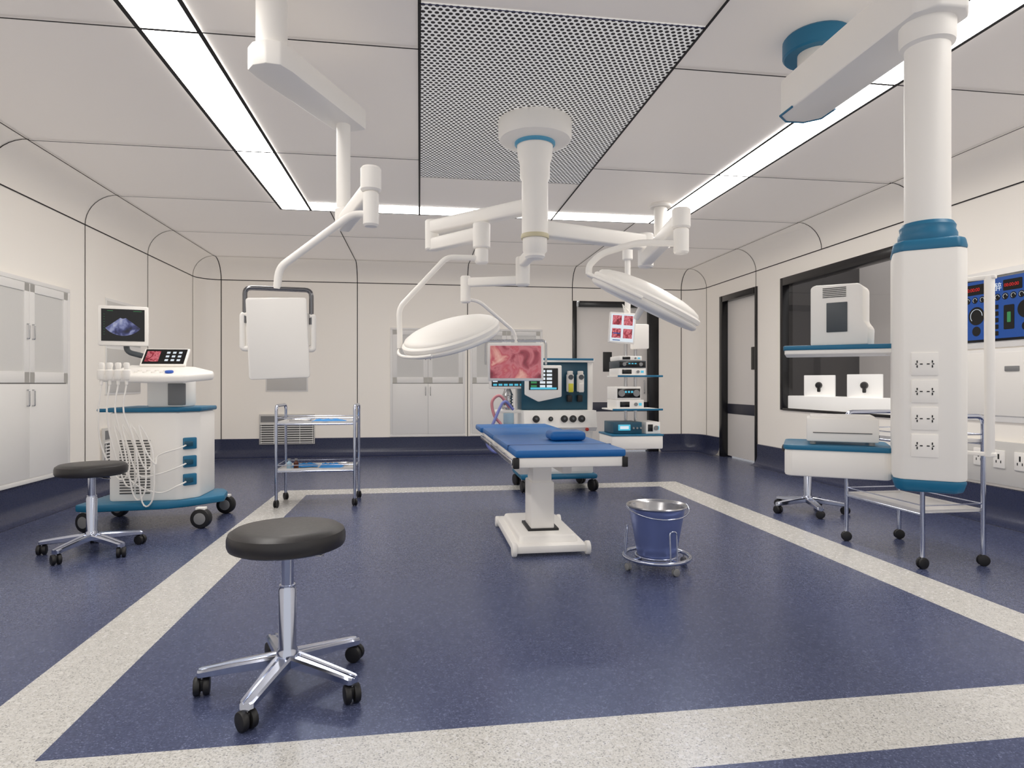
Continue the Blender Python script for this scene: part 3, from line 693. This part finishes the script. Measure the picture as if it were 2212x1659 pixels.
part(g,'patient_monitor_screen',[SCRB,SGRN,SRED,SCYAN,SWHITE],a)
# ------------------------------------------------------------ central surgical light
F=Vector((.1444,.9895,0)); RT=Vector((.9895,-.1444,0)); UP=Vector((0,0,1))
s=thing('surgical_light',(.80,4.37,H),'white ceiling-mounted twin surgical light with monitor arm','surgical light')
def arm(g,p0,p1,w,h,b=.015,ext=0):
    p0=Vector(p0);p1=Vector(p1);d=(p1-p0); L=d.length+2*ext; M=pm((p0+p1)/2,d,UP.cross(d.normalized()))
    g.box((0,0,0),(L,w,h),b,mx=M,seg=3)
cx,cy=.80,4.37
CM=Matrix.Translation((cx,cy,0))
g=G().lathe([(0,2.94),(.25,2.94),(.257,2.93),(.257,2.825),(.247,2.80),(.22,2.79),(.13,2.785),(.12,2.77),(0,2.77)],mx=CM,n=56); part(g,'ceiling_flange',WHITE,s,world=True)
g=G().lathe([(.130,2.762),(.142,2.772),(.142,2.788),(.130,2.788)],mx=CM,n=40); part(g,'accent_ring',mat('sky_ring','#5aa9cf',.4),s,world=True)
g=G().lathe([(0,2.775),(.127,2.775),(.12,2.68),(.105,2.64),(.105,2.54),(.092,2.52),(.092,2.14),(.0,2.14)],mx=CM,n=40); part(g,'column',WHITE,s,world=True)
g=G().lathe([(0,2.145),(.097,2.145),(.1,2.13),(.097,2.115),(0,2.115)],mx=CM,n=40); part(g,'collar',GOLD,s,world=True)
g=G().lathe([(0,2.12),(.085,2.12),(.085,2.03),(.07,2.01),(.07,1.99),(.055,1.975),(0,1.975)],mx=CM,n=40); part(g,'lower_hub',WHITE,s,world=True)
def post(g,x,y,z0,z1,r): g.lathe([(0,z0),(r-.008,z0),(r,z0+.01),(r,z1-.01),(r-.008,z1),(0,z1)],mx=Matrix.Translation((x,y,0)),n=32)
g=G(); arm(g,(cx,cy,2.35),(.10,5.11,2.35),.10,.10); post(g,.10,5.11,2.17,2.41,.055); part(g,'lamp_arm',WHITE,s,world=True)
g=G(); arm(g,(.10,5.11,2.21),(.454,4.67,2.21),.085,.10); post(g,.454,4.67,2.10,2.29,.064); post(g,.454,4.67,1.99,2.1,.05); part(g,'lamp_spring_arm',WHITE,s,world=True)
def lamp(C,N):
    M=zto(C,N)
    g=G().lathe([(0,-.035),(.20,-.035),(.30,-.04),(.335,-.035),(.35,-.022),(.35,-.008),(.341,-.003),(.341,.004),(.353,.008),(.355,.03),(.347,.038),(.334,.042),(.334,.05),(.325,.062),(.29,.078),(.22,.096),(.12,.108),(.06,.112),(0,.113)],mx=M,n=72); part(g,'lamp_head',PLAST,s,world=True,ang=50)
    g=G().lathe([(0,-.045),(.27,-.043),(.285,-.035)],mx=M,n=48); part(g,'lamp_lens',CAB,s,world=True)
    g=G().cyl((0,0,-.03),(0,0,-.12),.022,.017,b=.006,mx=M); part(g,'sterile_handle',PLAST,s,world=True)
N1=(RT*-.24+UP*.93-F*.32).normalized(); C1=Vector((.225,4.52,1.43)); lamp(C1,N1)
e1=(RT-N1*RT.dot(N1)).normalized(); k1=N1.cross(e1)
g=G(); E=C1-e1*.38+N1*.01
g.tube([(.454,4.67,2.03),(.196,4.62,2.02),(-.143,4.575,1.64),tuple(E+UP*.08),tuple(E)],.02,n=12,f=.05)
g.tube([C1+(-e1*math.cos(rad(t))+k1*math.sin(rad(t)))*.388 for t in range(-75,76,6)],.011,n=10)
part(g,'lamp_yoke',WHITE,s,world=True)
g=G(); arm(g,(cx,cy,2.19),(1.73,4.70,2.19),.10,.11); post(g,1.73,4.70,2.0,2.26,.06); part(g,'lamp_arm',WHITE,s,world=True)
g=G(); arm(g,(1.73,4.70,2.06),(1.55,3.61,2.08),.085,.10); post(g,1.55,3.61,2.03,2.15,.055); post(g,1.55,3.61,1.88,2.03,.045); part(g,'lamp_spring_arm',WHITE,s,world=True)
N2=(RT*.44+UP*.9-F*.17).normalized(); C2=Vector((1.37,3.74,1.605)); lamp(C2,N2)
e2=(RT-N2*RT.dot(N2)).normalized(); k2=N2.cross(e2)
g=G(); E=C2-e2*.385
g.tube([(1.55,3.61,1.94),(1.318,3.70,1.96),(1.10,3.78,1.90),tuple(E+UP*.05),tuple(E)],.02,n=12,f=.06)
g.tube([C2+(-e2*math.cos(rad(t))+k2*math.sin(rad(t)))*.388 for t in range(-75,76,6)],.011,n=10)
part(g,'lamp_yoke',WHITE,s,world=True)
g=G(); arm(g,(cx,cy,2.04),(.79,4.84,2.04),.07,.08); post(g,.79,4.84,1.86,2.08,.055); part(g,'monitor_arm',WHITE,s,world=True)
g=G(); arm(g,(.79,4.84,1.9),(.36,5.0,1.9),.06,.07); post(g,.36,5.0,1.74,1.95,.04); part(g,'monitor_spring_arm',WHITE,s,world=True)
g=G(); g.tube([(.36,5.0,1.77),(.47,5.04,1.76),(.775,5.17,1.53),(.79,5.17,1.44)],.014,f=.05); part(g,'monitor_yoke',WHITE,s,world=True)
g=G(); mc=Vector((.78,5.14,1.28))
g.tube([mc-RT*.25-UP*.02+F*.03,mc-RT*.25+UP*.18+F*.03,mc+RT*.25+UP*.18+F*.03,mc+RT*.25-UP*.02+F*.03],.010,f=.04); part(g,'monitor_handle',STEEL,s,world=True)
MM=pm(mc,RT,UP); g=G().box((0,0,0),(.455,.31,.04),.01,mx=MM); part(g,'monitor_housing',PLAST,s,world=True)
g=G().box((0,0,0),(.415,.265,.004)); so=part(g,'monitor_screen',ENDO,s,label='screen showing pink endoscopic tissue view'); so.matrix_local=Matrix.Translation(-s.matrix_world.translation)@pm(mc-F*.022,RT,UP)
# ------------------------------------------------------------ suspended monitor (left)
s=thing('pendant_monitor',(-.68,3.08,H),'white monitor hung from jointed ceiling arm, back view','ceiling monitor')
g=G(); post(g,-.68,3.08,2.63,2.94,.07); part(g,'ceiling_column',WHITE,s,world=True)
d=(Vector((-.42,3.64,0))-Vector((-.68,3.08,0))).normalized(); pn=UP.cross(d)
L=(Vector((-.42,3.64,0))-Vector((-.68,3.08,0))).length
g=G(); g.prism([(-.09,-.035),(-.055,-.09),(.02,-.1),(L+.09,-.09),(L+.1,-.08),(L+.1,.08),(L+.09,.09),(.02,.1),(-.055,.09),(-.09,.035)],-.055,.055,.008,mx=pm((-.68,3.08,2.60),d,pn)); part(g,'swivel_arm',WHITE,s,world=True)
g=G(); post(g,-.42,3.64,2.06,2.56,.038); post(g,-.42,3.64,1.99,2.08,.046); part(g,'drop_column',WHITE,s,world=True)
g=G(); arm(g,(-.42,3.64,1.99),(-.235,3.17,2.05),.07,.09); post(g,-.235,3.17,2.04,2.16,.050); post(g,-.235,3.17,1.87,2.04,.038); part(g,'spring_arm',WHITE,s,world=True)
g=G(); g.tube([(-.235,3.17,1.93),(-.327,3.18,1.93),(-.657,3.13,1.65),(-.667,3.13,1.55)],.018,n=12,f=.04); part(g,'yoke_tube',WHITE,s,world=True)
mc=Vector((-.66,3.13,1.325)); ra=(RT*.96+F*.28).normalized(); fa=UP.cross(ra)
g=G(); g.tube([mc-ra*.148+UP*.06,mc-ra*.148+UP*.225,mc+ra*.148+UP*.225,mc+ra*.148+UP*.06],.011,n=12,f=.03); part(g,'chrome_handle',mat('dark_chrome','#77777a',.2,1),s,world=True)
for sg in(-1,1): 
    g=G().tube([mc+ra*sg*.14+UP*.1,mc+ra*sg*.158+UP*.1,mc+ra*sg*.158-UP*.06,mc+ra*sg*.135-UP*.06],.013,n=12,f=.015)
    part(g,'side_grip',PLAST,s,world=True)
MM=pm(mc-UP*.01,ra,UP)@Matrix.Rotation(rad(2.5),4,'Z'); g=G(); g.prism(rrect(.27,.38,.012,0,0,3),.0,.028,.005,mx=MM); g.prism(rrect(.29,.16,.01,.0,0.04,3),-.03,.002,.005,mx=MM); part(g,'monitor_housing',PLAST,s,world=True)
# ------------------------------------------------------------ right supply pendant
s=thing('supply_pendant',(2.09,3.1,H),'white and teal ceiling supply pendant with shelves and sockets','medical pendant')
g=G(); post(g,2.09,3.1,2.84,2.94,.17); part(g,'ceiling_ring',TEAL,s,world=True)
g=G(); post(g,2.07,3.08,2.66,2.86,.09); part(g,'ceiling_hub',OFFW,s,world=True)
TX,TY=1.965,2.22
R0=Vector((1.985,3.03,0))
d=(Vector((TX,TY,0))-R0); L=d.length; d.normalize(); pn=UP.cross(d)
AM=pm(R0+UP*2.59,d,pn)
hw=.115
ap=[(-.11,-.05),(-.05,-hw),(L+.07,-hw),(L+.13,-.06),(L+.13,.06),(L+.07,hw),(-.05,hw),(-.11,.05)]
g=G(); g.prism(ap,-.09,.10,.012,mx=AM); part(g,'support_arm',WHITE,s,world=True)
g=G(); g.tube([(x,y,-.086) for x,y in [(.06,-hw-.001),(-.052,-hw-.001),(-.112,-.05),(-.112,.05),(-.052,hw+.001),(.06,hw+.001)]],.006,n=8,mx=AM)
g.tube([(-.111,-.05,-.086),(-.111,-.05,.06)],.005,n=8,mx=AM); g.tube([(-.111,.05,-.086),(-.111,.05,.06)],.005,n=8,mx=AM); part(g,'arm_accent',TEAL,s,world=True)
MT=Matrix.Translation((TX,TY,0))
g=G().lathe([(0,1.7),(.078,1.7),(.078,2.41),(.094,2.42),(.097,2.44),(.097,2.51),(0,2.51)],mx=MT,n=48); part(g,'column',PLAST,s,world=True)
g=G().lathe([(0,1.64),(.095,1.64),(.1,1.66),(.1,1.68),(.093,1.695),(.095,1.71),(.086,1.725),(0,1.725)],mx=MT,n=48); part(g,'column_collar',TEAL,s,world=True)
ev=Vector((.839,-.545,0)); nv=Vector((.545,.839,0))
ev2=Vector((.80,-.60,0)); nv2=Vector((.60,.80,0))
MTW=pm((TX,TY,0),ev2,nv2)
oct_=[(x*.93,y*.93) for x,y in [(-.13,-.085),(-.10,-.13),(.10,-.13),(.13,-.085),(.13,.085),(.10,.13),(-.10,.13),(-.13,.085)]]
g=G().prism(oct_,.735,1.61,.012,mx=MTW); part(g,'service_column',PLAST,s,world=True)
g=G().prism([(x*1.03,y*1.03) for x,y in oct_],1.605,1.65,.012,mx=MTW,scale=.93); part(g,'top_cap',TEAL,s,world=True)
g=G().prism([(x*.9,y*.9) for x,y in oct_],.69,.738,.012,mx=MTW,scale=1.13); part(g,'bottom_cap',TEAL,s,world=True)
for zz in (.868,.97,1.072,1.175):
    M=pm(Vector((TX,TY,zz))-nv2*.121-ev2*.018,ev2,UP)
    g=G().box((0,0,.001),(.086,.086,.008),.002,mx=M); g.m(1)
    for sx in(-1,1):
        g.box((sx*.011,0,.0055),(.009,.004,.002),mx=M); g.box((sx*.024,.009,.0055),(.004,.009,.002),mx=M); g.box((sx*.024,-.009,.0055),(.004,.009,.002),mx=M); g.box((sx*.027,0,.0055),(.006,.004,.002),mx=M)
    part(g,'power_socket',[WHITE,BLACK],s,world=True)
A=Vector((1.545,2.525,0)); MS=pm(A,ev,nv)
g=G(); g.prism(rrect(.43,.34,.02,.22,.15,4),1.225,1.243,.003,mx=MS); part(g,'shelf_underside',PLAST,s,world=True)
g=G(); g.prism(rrect(.44,.35,.022,.22,.15,4),1.243,1.262,.004,mx=MS); part(g,'shelf_top',TEAL,s,world=True)
g=G(); g.prism(rrect(.40,.32,.03,.205,.14,4),.71,.825,.012,mx=MS); part(g,'drawer_unit',PLAST,s,world=True)
g=G(); g.prism(rrect(.41,.33,.03,.205,.14,4),.822,.843,.005,mx=MS); part(g,'drawer_unit_top',TEAL,s,world=True)
for zz,hh in ((1.234,.03),(.79,.07)): part(G().box((.43,.09,zz),(.08,.06,hh),.004,mx=MS),'bracket',PLAST,s,world=True)
g=G(); px,py=2.085,2.065
g.cyl((px,py,.83),(px,py,1.5),.0165,b=.004)
for zz in (.84,1.495): arm(g,(px,py,zz),(TX+.05,TY-.03,zz),.028,.014,.003,ext=.02)
part(g,'infusion_pole',WHITE,s,world=True)
dv=thing('monitor_controller',None,'white ventilated medical device tower on pendant shelf','medical device',mx=pm(A+ev*.225+nv*.12+UP*1.264,ev,nv)@Matrix.Rotation(rad(-14),4,'Z'))
g=G(); prof=[(-.105,0),(.115,0),(.118,.07),(.098,.10),(.098,.238),(.082,.256),(-.09,.26),(-.105,.25)]
t_=pm((0,-.075,0),(1,0,0),(0,0,1)); g.prism(prof,-.15,0,.008,mx=t_); part(g,'body',PLAST,dv)
g=G()
for i in range(6): g.box((-.01,-.0765,.205+i*.0075),(.09,.003,.0032))
part(g,'vent_slot',SLOT,dv)
part(G().box((-.0,-.077,.118),(.08,.006,.125),.002),'access_panel',DGREY,dv)
pr=thing('video_printer',None,'white compact medical printer on pendant drawer unit','printer',mx=pm(A+ev*.225+nv*.12+UP*.845,ev,nv))
g=G().box((0,0,.062),(.27,.2,.10),.008); g.box((0,-.0,.116),(.24,.18,.012),.004); part(g,'body',PLAST,pr)
for x in(-.11,.11):
    for y in(-.08,.08): part(G().cyl((x,y,0),(x,y,.015),.012),'foot',GREY,pr)
g=G().box((.137,0,.075),(.004,.1,.03)); 
for i in range(4): g.box((.137,-.06+.03*i,.035),(.004,.012,.012))
part(g,'connector_panel',SLOT,pr)
part(G().box((0,-.102,.05),(.22,.004,.003)),'seam',SLOT,pr)
# ------------------------------------------------------------ endoscopy tower pendant
s=thing('endoscopy_pendant',(2.44,6.2,H),'ceiling-hung endoscopy equipment rack with teal shelves','endoscopy rack')
g=G(); post(g,2.44,6.2,2.9,2.94,.11); post(g,2.44,6.2,2.55,2.92,.065); part(g,'ceiling_column',OFFW,s,world=True)
g=G(); arm(g,(2.44,6.2,2.53),(2.05,5.95,2.5),.13,.10,ext=.08); post(g,2.0,5.93,2.30,2.5,.05); part(g,'support_arm',WHITE,s,world=True)
g=G(); post(g,2.0,5.93,1.55,2.34,.028); part(g,'drop_column',WHITE,s,world=True)
g=G(); g.box((2.12,5.93,1.56),(.16,.1,.24),.012); part(g,'junction_box',PLAST,s,world=True)
for x in (2.03,2.13): part(G().cyl((x,6.08,.6),(x,6.08,1.5),.016),'upright_pole',STEEL,s,world=True)
for zz,x0,x1 in ((1.175,1.84,2.27),(.86,1.79,2.27)):
    g=G(); bx(g,x0,x1,5.72,6.1,zz-.008,zz+.005,.003); g.m(1); bx(g,x0-.005,x1+.005,5.715,5.73,zz-.01,zz+.008,.003); part(g,'shelf',[PLAST,TEAL],s,world=True)
g=G(); bx(g,1.77,2.27,5.7,6.12,.49,.615,.012); part(g,'drawer_unit',PLAST,s,world=True)
g=G(); bx(g,1.765,2.275,5.695,6.125,.612,.628,.004); part(g,'drawer_unit_top',TEAL,s,world=True)
mc=Vector((1.90,5.80,1.63)); tl=Matrix.Translation(mc)@Matrix.Rotation(rad(4),4,'Y')@pm((0,0,0),(1,-.15,0),(0,0,1))
g=G().box((0,0,0),(.25,.29,.035),.008,mx=tl); part(g,'monitor_housing',PLAST,s,world=True)
g=G().box((0,.0,.018),(.22,.26,.003),mx=tl); g.m(1)
for i in(-1,1):
    for j in (-1,1): g.box((i*.053,.01+j*.062,.0205),(.085,.09,.001),mx=tl)
g.m(2).box((-.05,-.053+.0,.0207),(.07,.01,.001),mx=tl); g.box((-.05,-.118,.0207),(.07,.008,.001),mx=tl)
part(g,'monitor_screen',[SWHITE,ENDO2,SBLUE],s,world=True,label='white screen with four endoscopy pictures')
g=G(); g.tube([(1.92,5.82,1.63),(1.98,5.9,1.62),(2.05,5.93,1.6)],.02,f=.03); g.tube([(2.0,5.9,1.8),(1.93,5.86,1.86),(1.97,5.9,1.76)],.01); part(g,'monitor_bracket',PLAST,s,world=True)
def unit(x0,x1,z0,z1,body,label,style,y0=5.75):
    r=thing('endoscopy_processor',((x0+x1)/2,y0,z0),label,'medical device',group='endoscopy equipment units')
    w=x1-x0;h=z1-z0
    part(G().box((0,.15,h/2),(w,.3,h),.006),'body',body,r)
    g=G(); 
    if style==0:
        g.box((-w*.2,-.002,h*.5),(w*.34,.006,h*.6),.001); g.m(1).cyl((w*.2,0,h*.5),(w*.2,-.012,h*.5),h*.2); g.m(2).box((w*.36,-.002,h*.5),(w*.1,.005,h*.3))
    elif style==1:
        g.box((0,-.002,h*.5),(w*.92,.006,h*.7),.001); g.m(1).cyl((-w*.3,0,h*.5),(-w*.3,-.014,h*.5),h*.26); g.cyl((w*.3,0,h*.5),(w*.3,-.014,h*.5),h*.26); g.m(2)
        for k in range(3): g.box((-.03+.03*k,-.006,h*.6),(.018,.004,h*.15))
    elif style==2:
        g.m(2).box((-w*.12,-.002,h*.55),(w*.42,.006,h*.5),.001); g.m(1)
        for k in range(3): g.cyl((w*.2+k*.035,0,h*.5),(w*.2+k*.035,-.01,h*.5),.01)
        g.m(3).box((-w*.12,-.006,h*.55),(w*.3,.003,h*.25))
    part(g,'front_panel',[SCRB,GREY,SCYAN,SWHITE],r)
unit(1.85,2.12,1.182,1.25,PLAST,'white endoscope camera processor on upper shelf',0)
unit(1.85,2.12,1.252,1.32,DGREY,'dark video processor stacked on camera unit',1)
unit(1.86,2.08,1.322,1.365,PLAST,'slim white light source on top of stack',0)
unit(1.83,2.10,.867,.95,PLAST,'white insufflator unit on lower shelf',0)
unit(1.83,2.07,.952,1.075,PLAST,'white and black electrosurgical unit on stack',1)
unit(1.80,2.08,.629,.74,DTEAL,'teal monitor unit with cyan screen on drawer',2)
unit(2.12,2.26,.629,.74,PLAST,'white irrigation pump beside teal unit',0)
# ------------------------------------------------------------ camera, world
w=bpy.data.worlds.new('World'); SC.world=w; w.use_nodes=True
w.node_tree.nodes['Background'].inputs[0].default_value=(1,.985,.965,1); w.node_tree.nodes['Background'].inputs[1].default_value=.8
cam=bpy.data.cameras.new('Camera'); co=bpy.data.objects.new('Camera',cam); COL.objects.link(co)
cam.sensor_width=36; cam.lens=36*1370/2212; cam.clip_start=.05
co.location=(0,0,1.1); co.rotation_euler=(rad(90),0,-math.asin(.1444)); SC.camera=co
SC.view_settings.view_transform='Standard'
